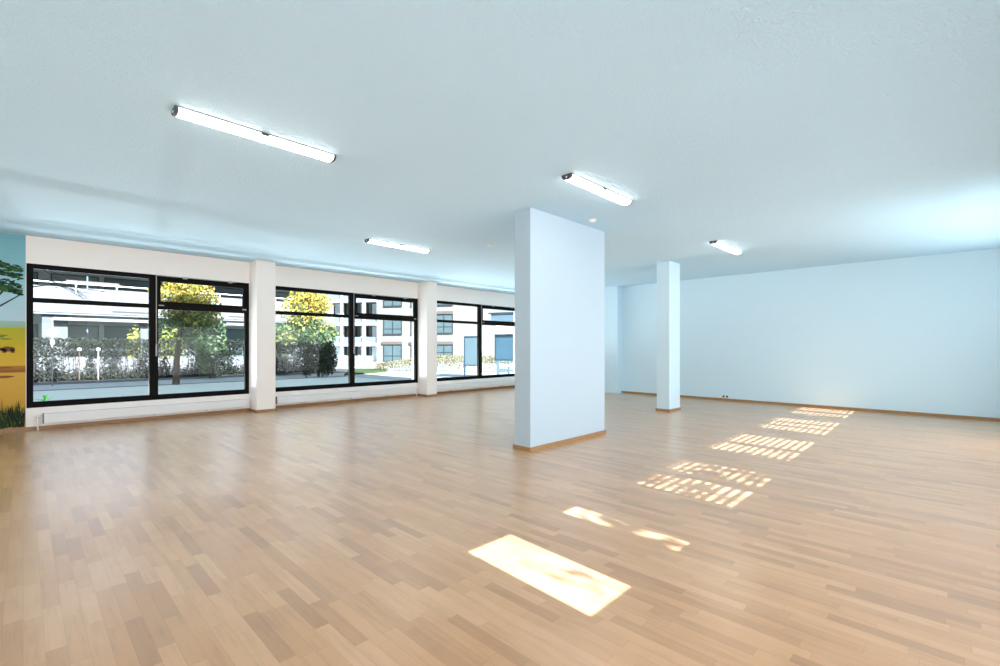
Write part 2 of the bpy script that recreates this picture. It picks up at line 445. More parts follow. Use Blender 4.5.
# ceiling sensors, wall socket
def detector(loc, label):
    r = empty('smoke_detector', loc, label, 'smoke detector', 'ceiling detectors')
    MB().lathe([(.055, 0), (.055, -.012), (.048, -.02)], n=20).build('base', M['plast'], r, smooth=False)
    MB().lathe([(.04, -.02), (.04, -.028), (.028, -.032)], n=20).build('sensor_cap', M['plast'], r, smooth=False)
p = at_d(592, 220, (H - EYE) * F / (Y0 - 220)); detector((p.x, p.y, H), 'small round ceiling detector above the wide pier')
p = at_d(490, 244, (H - EYE) * F / (Y0 - 244)); detector((p.x, p.y, H), 'small round white ceiling detector left of the pier')
p = at_x(725.5, 396.5, XB)
r = empty('wall_socket', (XB, p.y, .10), 'white double wall socket low on the far blue wall', 'socket')
MB().box((-.012, -.085, -.04), (0, .085, .04)).build('face_plate', M['plast'], r, bevel=.004)
for s in (-1, 1):
    MB().tube([(-.0125, s * .04, 0), (-.016, s * .04, 0)], .026, 16).build('socket_hole', M['dark'], r)

# ------------------------------------------------------------------ savannah mural (flat painted panel on the wall)
def mural():
    r = empty('mural', (-1.9, YW - .001, 0), 'painted savannah mural with flat topped trees left of the windows', 'mural')
    W = 1.928   # half width; right edge meets the white wall
    mb = MB(); y = -.002
    def band(z0, z1, c0, c1, n=14):
        for k in range(n):
            a, b = z0 + (z1 - z0) * k / n, z0 + (z1 - z0) * (k + 1) / n; t = (k + .5) / n
            c = tuple(c0[i] + (c1[i] - c0[i]) * t for i in range(3)) + (1,)
            mb.face([(-W, y, a), (W, y, a), (W, y, b), (-W, y, b)], c)
    s = srgb
    band(.06, .90, s(188, 148, 56), s(212, 164, 70), 8); band(.90, 1.0, s(140, 88, 40), s(176, 120, 50), 5)
    band(1.0, 1.30, s(214, 170, 64), s(204, 172, 44), 6); band(1.30, 1.58, s(194, 172, 40), s(176, 170, 52), 6)
    band(1.58, 1.68, s(150, 178, 140), s(158, 190, 188), 4); band(1.68, 2.36, s(186, 212, 222), s(156, 200, 212), 8); band(2.36, 2.995, s(144, 194, 204), s(120, 176, 188), 8)
    mb.build('painted_ground', M['flat'], r)
    rn = random.Random(3)
    # far bushes, grazing animal, path streaks
    mb = MB(); y = -.0035
    def blob(cx, cz, rx, rz, c, n=12):
        mb.face([(cx + rx * math.cos(2 * PI * k / n) * rn.uniform(.85, 1.1), y, cz + rz * math.sin(2 * PI * k / n) * rn.uniform(.85, 1.1)) for k in range(n)], c)
    for k in range(60): blob(rn.uniform(-W + .1, W - .1), rn.uniform(1.38, 1.50), rn.uniform(.03, .09), rn.uniform(.008, .02), s(96, 116, 50))
    for k in range(26): blob(rn.uniform(-W + .2, W - .2), rn.uniform(.82, .98), rn.uniform(.1, .18), rn.uniform(.008, .02), s(128, 84, 44))
    for k in range(30): blob(rn.uniform(-W + .2, W - .2), rn.uniform(1.05, 1.3), rn.uniform(.05, .16), rn.uniform(.006, .014), s(206, 158, 70))
    mb.build('painted_bushes', M['flat'], r)
    mb = MB(); y = -.0045
    ax, az = 1.745, 1.255
    y = -.0045
    blob(ax, az, .075, .040, s(110, 84, 56), 16); blob(ax - .07, az - .004, .032, .024, s(98, 74, 50), 12)
    for dx in (-.05, -.03, .035, .055): mb.face([(ax + dx - .010, y, az - .058), (ax + dx + .010, y, az - .058), (ax + dx + .013, y, az), (ax + dx - .013, y, az)], s(100, 76, 52))
    mb.build('painted_animal', M['flat'], r)
    # flat topped trees
    for tx, tz, sc in ((1.62, 2.24, 1.0), (-.5, 2.2, 1.0)):
        mb = MB(); y = -.005
        for k in range(1300):
            t = rn.choice((.27, .24, .16, .14, -.04, -.08, -.10, .02))
            x = tx + rn.uniform(-.68, .68) * (1 - abs(t) * .5) * sc; z = tz + t + rn.gauss(0, .020) + .03 * math.sin(x * 9)
            if x > W - .05: continue
            blob(x, z, rn.uniform(.015, .045), rn.uniform(.008, .018), rn.choice((s(22, 50, 34), s(34, 70, 42), s(58, 100, 52), s(18, 38, 30), s(44, 84, 46))), 7)
            y -= .0000012
        y = -.0048
        for q in ((-.5, .02), (-.25, .12), (.28, -.14), (.2, .06), (-.55, -.1)):
            e = min(tx + q[0], W - .02)
            mb.face([(tx - .3, y, tz - .62), (tx - .25, y, tz - .62), (e, y, tz + q[1]), (e - .02, y, tz + q[1])], s(42, 44, 36))
        mb.face([(tx - .33, y, 1.42), (tx - .26, y, 1.42), (tx - .25, y, tz - .6), (tx - .31, y, tz - .6)], s(52, 48, 38))
        mb.build('painted_tree', M['flat'], r)
    # foreground grass blades
    mb = MB(); y = -.0055
    for k in range(2600):
        x = rn.uniform(-W + .02, W - .02); hgt = rn.uniform(.10, .26) * (1 if rn.random() < .8 else 1.45); lean = rn.gauss(0, .06); w = rn.uniform(.006, .012)
        z0 = .062 + rn.random() ** 1.5 * .16
        e = min(x + lean, W - .004)
        mb.face([(x - w, y, z0), (x + w, y, z0), (e, y, z0 + hgt)], rn.choice((s(20, 30, 16), s(30, 44, 20), s(44, 60, 26), s(18, 24, 16), s(70, 86, 34))))
        y -= .0000006
    mb.build('painted_grass', M['flat'], r)
    return r
mural()

# ------------------------------------------------------------------ outdoors
struct('street', MB().box((-60, YW + T, G - .2), (90, 120, G - .03)), M['asphalt'], 'grey asphalt street outside the windows', 'street')
yk = on_ground(90, 388.5).y; yh = on_ground(90, 380).y
struct('pavement', MB().box((-60, YW + T, G - .03), (11.2, yk - .1, G)), M['pave'], 'grey pavement just outside the windows', 'pavement')
struct('kerb', MB().box((-60, yk - .1, G - .03), (11.2, yk + .12, G + .02)), M['kerb'], 'dark kerb line between pavement and street', 'kerb')
struct('kerb.001', MB().box((-60, yh - 1.9, G - .03), (15.0, yh - 1.7, G + .03)), M['kerb'], 'dark kerb line along the foot of the hedge', 'kerb')
struct('planting_bed', MB().box((-60, yh - 1.7, G - .03), (15.0, yh + 2.4, G + .01)), M['twig'], 'dark planted bed under the hedge', 'bed')
a = on_ground(352, 374); b = on_ground(388, 368.5)

# --- leafy helpers
YEL = [srgb(178, 164, 66), srgb(168, 146, 66), srgb(190, 182, 108), srgb(154, 152, 72), srgb(166, 136, 72), srgb(134, 142, 68)]
GRN = [srgb(82, 106, 66), srgb(98, 120, 80), srgb(66, 90, 60), srgb(112, 128, 96), srgb(86, 112, 86)]
HED = [srgb(52, 60, 48), srgb(44, 52, 42), srgb(62, 68, 56), srgb(54, 52, 46), srgb(40, 48, 36)]
def crown(mb, c, rad, n, pal, size, rn, hollow=.25):
    for _ in range(n):
        while True:
            v = Vector((rn.uniform(-1, 1), rn.uniform(-1, 1), rn.uniform(-1, 1)))
            if hollow < v.length < 1: break
        mb.leaf((c[0] + v.x * rad[0], c[1] + v.y * rad[1], c[2] + v.z * rad[2]), size * rn.uniform(.6, 1.3), pal(v) if callable(pal) else rn.choice(pal), rn)

def tree(px0, px1, ptop, pbot, ptrunk, Y, label, seed):
    rn = random.Random(seed)
    pc = at_y((px0 + px1) / 2, (ptop + pbot) / 2, Y)
    w = (at_y(px1, ptop, Y) - at_y(px0, ptop, Y)).length * .5
    zt, zb = at_y((px0 + px1) / 2, ptop, Y).z, at_y((px0 + px1) / 2, pbot, Y).z
    pt = at_y(ptrunk, 330, Y)
    r = empty('tree', (pt.x, Y, G), label, 'tree')
    cx, cz, rz = pc.x - pt.x, (zt + zb) / 2 - G, (zt - zb) / 2
    mb = MB()
    for _ in range(11):
        a = rn.uniform(0, 6.28); q = rn.uniform(.0, .55)
        c = (cx + w * q * math.cos(a), w * q * math.sin(a) * .8, cz + rz * rn.uniform(-.55, .5))
        rr = (w * .55, w * .5, rz * .45)
        def pal(v, c=c, rr=rr):
            t = ((c[2] + v.z * rr[2]) - cz) / rz + rn.gauss(0, .25)
            return rn.choice(YEL) if t > -.12 else rn.choice(GRN if t < -.3 else GRN + YEL)
        crown(mb, c, rr, 420, pal, .15, rn)
    if seed == 12:
        for q in (-.75, -.35, .05, .4, .75): crown(mb, (cx + w * q, 0, cz - rz * .6), (w * .42, w * .3, rz * .36), 520, GRN[1:] + YEL[3:4], .15, rn)
    mb.build('crown', M['leaf'], r)
    tm = MB().tube([(0, 0, 0), (.03, 0, (zb - G) * .6), (cx * .5, 0, cz)], .13, 8, .06)
    for k in range(7):
        a = k * .9; tm.tube([(cx * .3, 0, cz - rz * .8 + .15 * k), (cx + w * .6 * math.cos(a), w * .5 * math.sin(a), cz + rz * rn.uniform(-.2, .5))], .05, 6, .012)
    tm.build('trunk', M['bark'], r)
    return r
tree(144, 234, 268, 345, 176, 21.5, 'autumn tree with yellow top and dark trunk outside the leftmost window', 11)
tree(278, 335, 284, 346, 306, 24.2, 'bushy autumn tree, yellow above and green below, outside the second window', 12)

# bare tree whose twigs reach into the first window
rn = random.Random(5)
p = at_y(16, 330, 20.0)
r = empty('bare_tree', (p.x, 20.0, G), 'leafless tree with thin twigs at the left edge of the leftmost window', 'tree')
mb = MB().tube([(0, 0, 0), (.05, 0, 2.2), (.1, 0, 5.0)], .10, 8, .05)
def branch(mb, p, d, L, rad, depth):
    q = p + d * L * .5 + Vector((rn.gauss(0, .05), rn.gauss(0, .05), rn.gauss(0, .05))); e = q + d * L * .5 + Vector((0, 0, rn.uniform(-.15, .1))) * L
    mb.tube([p, q, e], rad, 5, rad * .45)
    if depth:
        for _ in range(3):
            s = rn.uniform(.35, 1); b0 = p.lerp(e, s)
            branch(mb, b0, (d + Vector((rn.gauss(0, .45), rn.gauss(0, .45), rn.gauss(0, .4)))).normalized(), L * rn.uniform(.45, .7), rad * .5, depth - 1)
mb.build('trunk', M['bark'], r)
for k in range(6):
    mb = MB(); z = 3.2 + k * .32
    branch(mb, Vector((.07, 0, z)), Vector((1, rn.uniform(-.3, .3), rn.uniform(-.1, .4))).normalized(), 1.25, .022, 3)
    mb.build('branch', M['twig'], r)

# hedge: twiggy trimmed top, sparse middle with clumps, dense foot
def hedge(x0, x1, Y, zt, label, seed, dens=1.0):
    rn = random.Random(seed); r = empty('hedge', ((x0 + x1) / 2, Y, G), label, 'hedge'); hw = (x1 - x0) / 2; top = zt - G
    mb = MB(); tw = MB()
    for _ in range(int((x1 - x0) * 700 * dens)):
        x = rn.uniform(-hw, hw); y = rn.uniform(-.45, .45); z = top * rn.uniform(.56, 1.0) + rn.gauss(0, .02)
        mb.leaf((x, y, z), rn.uniform(.09, .15), rn.choice(HED), rn)
    for _ in range(int((x1 - x0) * 560 * dens)):
        x = rn.uniform(-hw, hw); z = abs(rn.gauss(0, .15)) * top
        mb.leaf((x, rn.uniform(-.6, .5), z), rn.uniform(.08, .14), rn.choice(HED), rn)
    x = -hw
    while x < hw:
        if rn.random() < .8:
            w = rn.uniform(.22, .6); hgt = top * rn.uniform(.50, .66)
            for _ in range(int(w * 1100)):
                mb.leaf((x + rn.gauss(0, w * .42), rn.uniform(-.4, .4), rn.uniform(.05, hgt)), rn.uniform(.08, .14), rn.choice(HED[:2] + HED[3:]), rn)
        x += rn.uniform(.55, 1.25)
    for _ in range(int((x1 - x0) * 16)):
        x = rn.uniform(-hw, hw); y = rn.uniform(-.35, .35); l = rn.gauss(0, .15)
        tw.tube([(x, y, 0), (x + l * .4, y, top * .5), (x + l, y, top * rn.uniform(.8, 1.04))], .012, 4, .005)
    mb.build('foliage', M['leaf'], r); tw.build('stems', M['twig'], r)
    return r
zt = at_y(100, 338.5, yh).z
hedge(-3.5, 13.2, yh, zt, 'long clipped twiggy hedge with gaps across the street, left of the bushes', 21)
# dense bushes below the second tree
def bush(px0, px1, ptop, Y, pal, n, size, label, seed, name='bush'):
    rn = random.Random(seed); a, b = at_y(px0, ptop, Y), at_y(px1, ptop, Y); w = (b - a).length / 2; c = (a + b) / 2; h = a.z - G
    r = empty(name, (c.x, Y, G), label, 'bush')
    mb = MB()
    for _ in range(7):
        cx = rn.uniform(-w * .65, w * .65); crown(mb, (cx, rn.uniform(-.3, .3), h * .5), (w * .45, w * .4, h * rn.uniform(.42, .52)), n // 7, pal, size, rn)
    mb.build('foliage', M['leaf'], r)
    st = MB()
    for _ in range(9):
        x = rn.uniform(-w * .5, w * .5); st.tube([(x * .5, 0, 0), (x, rn.uniform(-.2, .2), h * .8)], .02, 5, .006)
    st.build('stems', M['twig'], r)
DK = [srgb(46, 62, 42), srgb(58, 52, 54), srgb(36, 50, 34), srgb(74, 80, 62), srgb(50, 70, 46)]
bush(264, 302, 341, 25.3, DK, 2300, .13, 'dark purplish bush at the left in the second window', 31)
bush(298, 338, 340, 22.2, DK, 2600, .13, 'dense dark bush below the second autumn tree', 32)
bush(157, 190, 325, 31.0, [srgb(160, 170, 62), srgb(140, 156, 52), srgb(172, 178, 88)], 1400, .14, 'bright yellow green rounded bush behind the first autumn tree', 33)
bush(196, 228, 316, 24.6, GRN, 1700, .14, 'mid green bush right of the first autumn tree', 34)
bush(127, 142, 324, 31.5, [srgb(206, 206, 96), srgb(170, 176, 90)], 500, .12, 'small pale yellow bush before the ground floor windows', 35)
# small green plant on the pavement
rn = random.Random(8); p = at_y(45, 399, YW + 1.1)
r = empty('potted_plant', (p.x, p.y, G), 'small bright green plant at the bottom left corner of the leftmost window', 'plant')
mb = MB(); hz = p.z - G
for k in range(16):
    a = k * 2.4; d = Vector((math.cos(a), math.sin(a), 0)); L = rn.uniform(.12, .24); up = rn.uniform(.0, .12)
    c0 = Vector((0, 0, hz - .05)); s_ = Vector((-d.y, d.x, 0)) * .025
    mb.face([c0, c0 + d * L * .5 + s_ + Vector((0, 0, up)), c0 + d * L + Vector((0, 0, up * .7)), c0 + d * L * .5 - s_ + Vector((0, 0, up))], rn.choice((srgb(90, 190, 80), srgb(120, 210, 100), srgb(70, 160, 70))))
mb.build('leaves', M['leaf'], r)
MB().lathe([(.11, 0), (.15, hz - .07), (.13, hz - .06)], n=16).build('pot', M['render_g'], r)

# road sign and garden lamps
p = at_y(52.3, 332, 24.0)
r = empty('road_sign', (p.x, 24.0, G), 'white diamond road sign on a thin pole outside the leftmost window', 'sign')
MB().tube([(0, 0, 0), (0, 0, at_y(52, 319, 24).z - G)], .022, 8).build('pole', M['house'], r, smooth=True)
s = .20; zc = p.z - G
mb = MB(); mb.prism([(0, 0), (0, 0)], 0, 0) if 0 else None
mb.v = [(-s, -.05, zc), (0, -.05, zc - s), (s, -.05, zc), (0, -.05, zc + s), (-s, -.03, zc), (0, -.03, zc - s), (s, -.03, zc), (0, -.03, zc + s)]
mb.f = [(0, 1, 2, 3), (7, 6, 5, 4), (0, 4, 5, 1), (1, 5, 6, 2), (2, 6, 7, 3), (3, 7, 4, 0)]; mb.c = [None] * 6
mb.build('sign_plate', M['plast'], r)
MB().box((-.055, -.05, zc - .46), (.055, -.035, zc - .30)).build('small_plate', M['house'], r)
MB().tube([(0, 0, zc - .8), (0, 0, zc - .62)], .05, 8).build('band', M['red'], r)
def post_lamp(px, py, Y, label, red=False):
    p = at_y(px, py, Y); h = p.z - G
    r = empty('garden_lamp', (p.x, Y, G), label, 'lamp', 'lamps in the hedge')
    MB().tube([(0, 0, 0), (0, 0, h - .08)], .02, 8).build('post', M['red'] if red else M['house'], r)
    MB().lathe([(.02, -.07), (.06, -.045), (.075, 0), (.06, .045), (.02, .07)], (0, 0, h), 14).build('globe', M['plast'], r, smooth=True)
post_lamp(98.3, 349.5, 26.3, 'small white globe lamp on a post in the hedge')
post_lamp(79.3, 349.5, 26.3, 'reddish post with pale top in the hedge left of the globe lamp', True)

# low white garden wall behind the hedge
w = MB().box((-6, 30.2, G), (15.5, 30.4, .74))
tag(w.build('garden_wall', M['render_d']), 'low white garden wall glimpsed through the gaps of the hedge', 'wall')

# --- apartment building with long white balconies
YB = 34.0
r = empty('apartment_building', (6.0, YB, G), 'white apartment building with long balcony bands behind the hedge', 'building')
def lx(px, Y=YB): return at_y(px, 330, Y).x - 6.0
def lz(px, py, Y=YB): return at_y(px, py, Y).z - G
XL, XR = -22.0, 10.6
z_sl = lz(90, 315.5); z_pt = lz(90, 288.5); z_rl = lz(90, 286.0); z_mid = lz(90, 300.5)
fl = 3.0
MB().box((XL, 3.0, 0), (XR, 9, 12.5)).build('wall', M['render_g'], r)
for k in range(4):  # lowest storey takes the darkened copy, upper ones stay bright for floor reflections
    zz = k * fl
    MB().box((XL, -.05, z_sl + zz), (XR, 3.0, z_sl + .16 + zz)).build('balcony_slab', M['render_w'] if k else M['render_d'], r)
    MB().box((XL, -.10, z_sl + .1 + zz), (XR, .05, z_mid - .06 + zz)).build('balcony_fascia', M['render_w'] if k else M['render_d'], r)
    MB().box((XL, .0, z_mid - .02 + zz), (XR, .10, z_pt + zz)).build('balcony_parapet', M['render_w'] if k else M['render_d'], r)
    rl = MB().tube([(XL, -.02, z_rl + zz + .08), (XR, -.02, z_rl + zz + .08)], .035, 6)
    x = XL + .8
    while x < XR: rl.tube([(x, -.02, z_pt - .35 + zz), (x, -.02, z_rl + zz + .08)], .035, 6); x += 1.72
    rl.build('handrail', M['plast'], r)
# dark strips painting a shadow line on the fascia, orange strip on the rail
MB().box((lx(112), -.115, lz(120, 313)), (lx(149), -.10, lz(120, 311.3))).build('shadow_strip', M['wframe'], r)
MB().box((lx(228), -.115, lz(235, 317.5)), (lx(243), -.10, lz(235, 316.2))).build('shadow_strip', M['wframe'], r)
MB().box((lx(66), -.06, z_rl + .10), (lx(119), .02, z_rl + .24)).build('flower_box', M['tan'], r)
# awning valance under the slab
MB().box((lx(53), -.35, lz(90, 321.3)), (lx(148), -.05, lz(90, 318.5))).build('awning', M['awning'], r)
MB().box((lx(222), -.35, lz(232, 325.5)), (lx(247), -.05, lz(232, 323.2))).build('awning', M['awning'], r)
for a, b in ((42, 68), (141, 150), (262, 268)):
    MB().box((lx(a), .2, 0), (lx(b), .9, z_sl)).build('column', M['stone'], r)
def bwin(x0, x1, z0, z1, mat, y=3.0):
    f = MB().box((x0, y - .06, z0), (x1, y, z0 + .07)).box((x0, y - .06, z1 - .07), (x1, y, z1)).box((x0, y - .06, z0 + .07), (x0 + .06, y, z1 - .07)).box((x1 - .06, y - .06, z0 + .07), (x1, y, z1 - .07)).build('window', M['wframe'], r)
    MB().box((x0 + .06, y - .03, z0 + .07), (x1 - .06, y - .01, z1 - .07)).build('pane', mat, f)
for zz, lo, hi in ((0, .5, 2.75), (z_sl + .2, .05, 2.3), (z_sl + .2 + fl, .05, 2.3)):
    x = XL + .6; k = 0
    while x < XR - 2:
        w = (2.1, 2.9, 1.6)[k % 3]
        bwin(x, min(x + w, XR - .3), zz + lo, zz + hi, M['bglass'] if k % 2 else M['dglass']); x += w + (.25, .9, .5)[k % 3]; k += 1
MB().box((lx(68), 2.6, 0), (lx(68.6), 3.0, z_sl)).build('downpipe', M['plast'], r)
MB().tube([(lx(89.5), 1.2, 0), (lx(89.5), 1.2, z_sl + fl)], .035, 6).build('downpipe', M['paleblue'], r)
MB().box((XL, -.3, z_sl + 3 * fl + 1.8), (XR, 9, z_sl + 3 * fl + 2.1)).build('roof', M['render_g'], r)

# --- cream building with square windows, further right
A = at_d(318, 340, 49.0); B = at_d(560, 340, 43.5)
A.z = B.z = G
e = (B - A).normalized(); ang = math.atan2(e.y, e.x)
r2 = empty('apartment_building', A, 'cream building with square windows and glazed balconies seen through the second and third windows', 'building', rz=ang)
nrm = Vector((-e.y, e.x, 0))
if nrm.dot(A) < 0: nrm = -nrm
def b2(px, py, off=0.0):
    u = (px - CX) / F; d = Vector((FX + u * RX, FY + u * RY, 0)); D = (A + nrm * off).dot(nrm) / d.dot(nrm)
    P = d * D; return (P - A - nrm * off).dot(e), EYE - (py - Y0) * D / F - G
xs = b2(376.5, 330)[0]; Lt = (B - A).length; HB = 13.0
def box2(x0, x1, y0, y1, z0, z1): return MB().box((x0, y0, z0), (x1, y1, z1))
box2(xs, Lt + 14, 0, 9, 0, HB).build('wall', M['render_c'], r2)
box2(-8, xs, 1.1, 9, 0, HB).build('wall', M['render_g'], r2)
def win2(px0, px1, py0, py1, mat, shut=True, nb=1):
    x0, z1 = b2(px0, py0); x1, z0 = b2(px1, py1)
    f = MB().box((x0, -.10, z0), (x1, .0, z0 + .14)).box((x0, -.06, z1 - .1), (x1, 0, z1)).box((x0, -.06, z0 + .14), (x0 + .08, 0, z1 - .1)).box((x1 - .08, -.06, z0 + .14), (x1, 0, z1 - .1))
    xm = (x0 + x1) / 2; f.box((xm - .05, -.05, z0 + .14), (xm + .05, 0, z1 - .1))
    zm = z0 + (z1 - z0) * .36; f.box((x0 + .08, -.05, zm - .04), (x1 - .08, 0, zm + .04))
    f = f.build('window', M['wframe'], r2)
    MB().box((x0 + .08, -.035, z0 + .14), (x1 - .08, -.015, z1 - .1)).build('pane', mat, f)
    if shut: MB().box((x0 - .1, -.14, z1), (x1 + .02, .0, z1 + .28)).build('shutter_box', M['tan'], r2)
for (a, b) in ((383.6, 402), (411, 429.5), (435, 453)):
    for k, (t, bo) in enumerate(((289.5, 306.8), (318.3, 335), (344.5, 362.5))):
        win2(a, b, t - (4 if a > 430 and k < 2 else 0), bo - (1 if a > 430 else 0) * (1 if k < 2 else 5.5), M['bglass'])
# glazed balcony bays on the left of it
for k, yb in enumerate((272, 299.5, 322.5, 343)):
    s0 = b2(312, yb)[0]; z = b2(345, yb)[1]
    box2(-8, xs, -.3, 1.1, z - .34, z).build('balcony_slab', M['render_w'], r2)
    if k: box2(-8, xs, -.25, -.2, z, z + .6).build('balcony_panel', M['paleblue'], r2)
for a, b in ((342.2, 344.4), (364, 367), (354.2, 355.4)):
    x0, x1 = b2(a, 330)[0], b2(b, 330)[0]; box2(x0, x1, -.36, -.26, 0, HB).build('post', M['render_w'], r2)
for a, b in ((330, 341), (346, 352), (356, 363.5), (367.5, 376)):
    for yt, yb in ((282, 297), (302, 316), (325, 339), (346, 364)):
        x0, z1 = b2(a, yt); x1, z0 = b2(b, yb)
        f = box2(x0, x1, .8, 1.1, z0, z1).build('window', M['wframe'], r2); box2(x0 + .12, x1 - .12, .75, .8, z0 + .1, z1 - .1).build('pane', M['bayglass'], f)
box2(-8.2, Lt + 14, -.4, 9, HB, HB + .3).build('roof', M['render_g'], r2)

# low white fence wall, lawn, low sunlit hedge
def wall_strip(px0, px1, D0, D1, ptop, name, mat, label, cat, thick=.15, px_top1=None):
    a, b = at_d(px0, ptop, D0), at_d(px1, px_top1 or ptop, D1); d = (Vector((b.x, b.y, 0)) - Vector((a.x, a.y, 0))); L = d.length
    r = empty(name, (a.x, a.y, G), label, cat, rz=math.atan2(d.y, d.x)); return r, L, a.z - G, b.z - G
r, L, h0, h1 = wall_strip(331, 372.5, 38, 36.5, 355.5, 'white_fence', None, 'low white panel fence before the glazed balconies', 'fence')
for k in range(6):
    MB().box((L * k / 6 + .03, 0, .05), (L * (k + 1) / 6 - .03, .06, h0)).build('panel', M['render_w'], r)
    MB().box((L * k / 6 - .04, -.03, 0), (L * k / 6 + .04, .09, h0 + .06)).build('post', M['paleblue'], r)
LA = [on_ground(344, 375), on_ground(386, 371.8), on_ground(388, 369), on_ground(350, 368.8)]
lw = MB(); lw.face([(p.x, p.y, G + .04) for p in LA]); lw.v += [(p.x, p.y, G - .03) for p in LA]
for k in range(4): lw.f.append((k, (k + 1) % 4, 4 + (k + 1) % 4, 4 + k)); lw.c.append(None)
tag(lw.build('lawn', M['lawn']), 'green lawn patch across the street outside the second window', 'lawn', kind='structure')
SUNH = [srgb(158, 148, 104), srgb(146, 138, 96), srgb(170, 164, 128), srgb(136, 124, 88), srgb(128, 130, 90), srgb(112, 100, 74)]
r, L, h0, h1 = wall_strip(376, 540, 29.5, 27.0, 355, 'low_hedge', None, 'low pale yellow sunlit hedge before the cream building', 'hedge')
rn = random.Random(41); mb = MB(); st = MB()
for _ in range(9500):
    t = rn.random(); x = t * L; top = h0 * (.45 + .55 * min(1, t / .38))
    z = top * rn.uniform(.0, 1) ** .6
    mb.leaf((x, rn.uniform(-.3, .3), z), rn.uniform(.05, .1), rn.choice(SUNH), rn)
for k in range(70):
    x = L * k / 70; top = h0 * (.45 + .55 * min(1, x / L / .38)); st.tube([(x, rn.uniform(-.2, .2), 0), (x + rn.gauss(0, .08), 0, top)], .014, 4)
mb.build('foliage', M['leaf'], r); st.build('stems', M['twig'], r)

# --- blue bus shelter seen through the third window
D = 21.5
a = at_d(464.6, 345, D); b = at_d(560, 345, D - 2.0)
d = Vector((b.x - a.x, b.y - a.y, 0)); L = d.length
r = empty('bus_shelter', (a.x, a.y, G), 'blue framed bus shelter with glass panels outside the third window', 'shelter', rz=math.atan2(d.y, d.x))
def sz(px, py): 
    q = at_d(px, py, D); t = (px - 464.6) / (560 - 464.6); return t * L, at_d(px, py, D - 2 * t).z - G
def frame2(x0, x1, z0, z1, mat, fm, t=.05):
    f = MB().box((x0, -.03, z0), (x0 + t, .03, z1)).box((x1 - t, -.03, z0), (x1, .03, z1)).box((x0 + t, -.03, z1 - t), (x1 - t, .03, z1)).box((x0 + t, -.03, z0), (x1 - t, .03, z0 + t)).build('panel_frame', fm, r)
    MB().box((x0 + t, -.01, z0 + t), (x1 - t, .01, z1 - t)).build('panel', mat, f)
x0, z1 = sz(464.2, 336.2); x1, z0 = sz(482, 366)
frame2(x0, x1, z0, z1, M['shel_g'], M['shel_f'])
for xx in (x0, x1 - .05): MB().box((xx, -.03, 0), (xx + .06, .03, z0)).build('post', M['shel_f'], r)
x0, z1 = sz(497, 334.5); x1, z0 = sz(526, 361)
frame2(x0, x1, z0, z1, M['shel_p'], M['shel_f'], .07)
x2 = sz(499.2, 340)[0]; MB().box((x2, -.05, 0), (x2 + .13, .05, z0)).build('post', M['shel_r'], r)
x3 = sz(540, 340)[0]; MB().box((x3, -.05, 0), (x3 + .13, .05, z1 + .5)).build('post', M['shel_f'], r)
for py in (365.2, 369.8):
    z = sz(500, py)[1]; MB().box((x2 + .13, -.03, z - .04), (x3, .03, z + .04)).build('rail', M['plast'] if py < 368 else M['shel_r'], r)
xa, zt_ = sz(495, 314.2); xb, zb_ = sz(545, 322.5)
MB().box((xa, -.2, sz(487.5, 322)[1]), (xb, 1.3, zt_)).build('fascia', M['shel_r'], r)
MB().box((xa - .12, -.25, zt_), (xb, 1.35, zt_ + .05)).build('roof', M['shel_f'], r)
MB().box((xa + .2, -.12, sz(487, 334)[1]), (xb, -.04, sz(487.5, 325)[1])).build('light_panel', M['plast'], r)
MB().box((xa + .3, .9, 0), (xa + .4, 1.0, sz(487.5, 322)[1])).build('post', M['shel_r'], r)

# tree outside the high windows, dappling the sunlight
rn = random.Random(77)
r = empty('tree', (4.0, -7.6, G), 'leafy tree behind the viewer whose shade dapples the floor patches', 'tree')
mb = MB()
def shade(cx, cz, rx, rz, n, sz_):
    for _ in range(n):
        mb.leaf((cx - 4.0 + rn.uniform(-1, 1) * rx, rn.uniform(-.4, .4), cz - G + rn.uniform(-1, 1) * rz), sz_ * rn.uniform(.6, 1.3), rn.choice(GRN), rn)
k = .064 * 6.1; zc = (cl_z0 + cl_z1) / 2 + 6.1 * SUNT
shade(3.85, zc + .03, 1.05, .5, 430, .15); shade(2.40, zc - .06, .22, .10, 70, .14); shade(5.70, zc - .22, .45, .12, 40, .12)
shade(1.52, zc - .06, .10, .03, 9, .10); shade(1.25, zc + .02, .10, .008, 7, .07); shade(1.60, zc - .16, .10, .05, 3, .05)
mb.build('crown', M['leaf'], r)
MB().tube([(0, 0, 0), (0, 0, zc)], .12, 8, .06).build('trunk', M['bark'], r)

# ------------------------------------------------------------------ light
sc = bpy.context.scene
w = bpy.data.worlds.new('sky'); sc.world = w; w.use_nodes = True
nt = w.node_tree; nt.nodes.clear()
out = nt.nodes.new('ShaderNodeOutputWorld'); bg = nt.nodes.new('ShaderNodeBackground')
tc = nt.nodes.new('ShaderNodeTexCoord'); sp = nt.nodes.new('ShaderNodeSeparateXYZ'); rp = nt.nodes.new('ShaderNodeValToRGB')
nt.links.new(tc.outputs['Generated'], sp.inputs[0]); nt.links.new(sp.outputs[2], rp.inputs[0])
rp.color_ramp.elements[0].position = 0.0; rp.color_ramp.elements[0].color = (0.86, 0.93, 1.0, 1)
rp.color_ramp.elements[1].position = 0.7; rp.color_ramp.elements[1].color = (0.50, 0.72, 1.0, 1)
nt.links.new(rp.outputs[0], bg.inputs[0]); bg.inputs[1].default_value = 1.15
nt.links.new(bg.outputs[0], out.inputs[0])

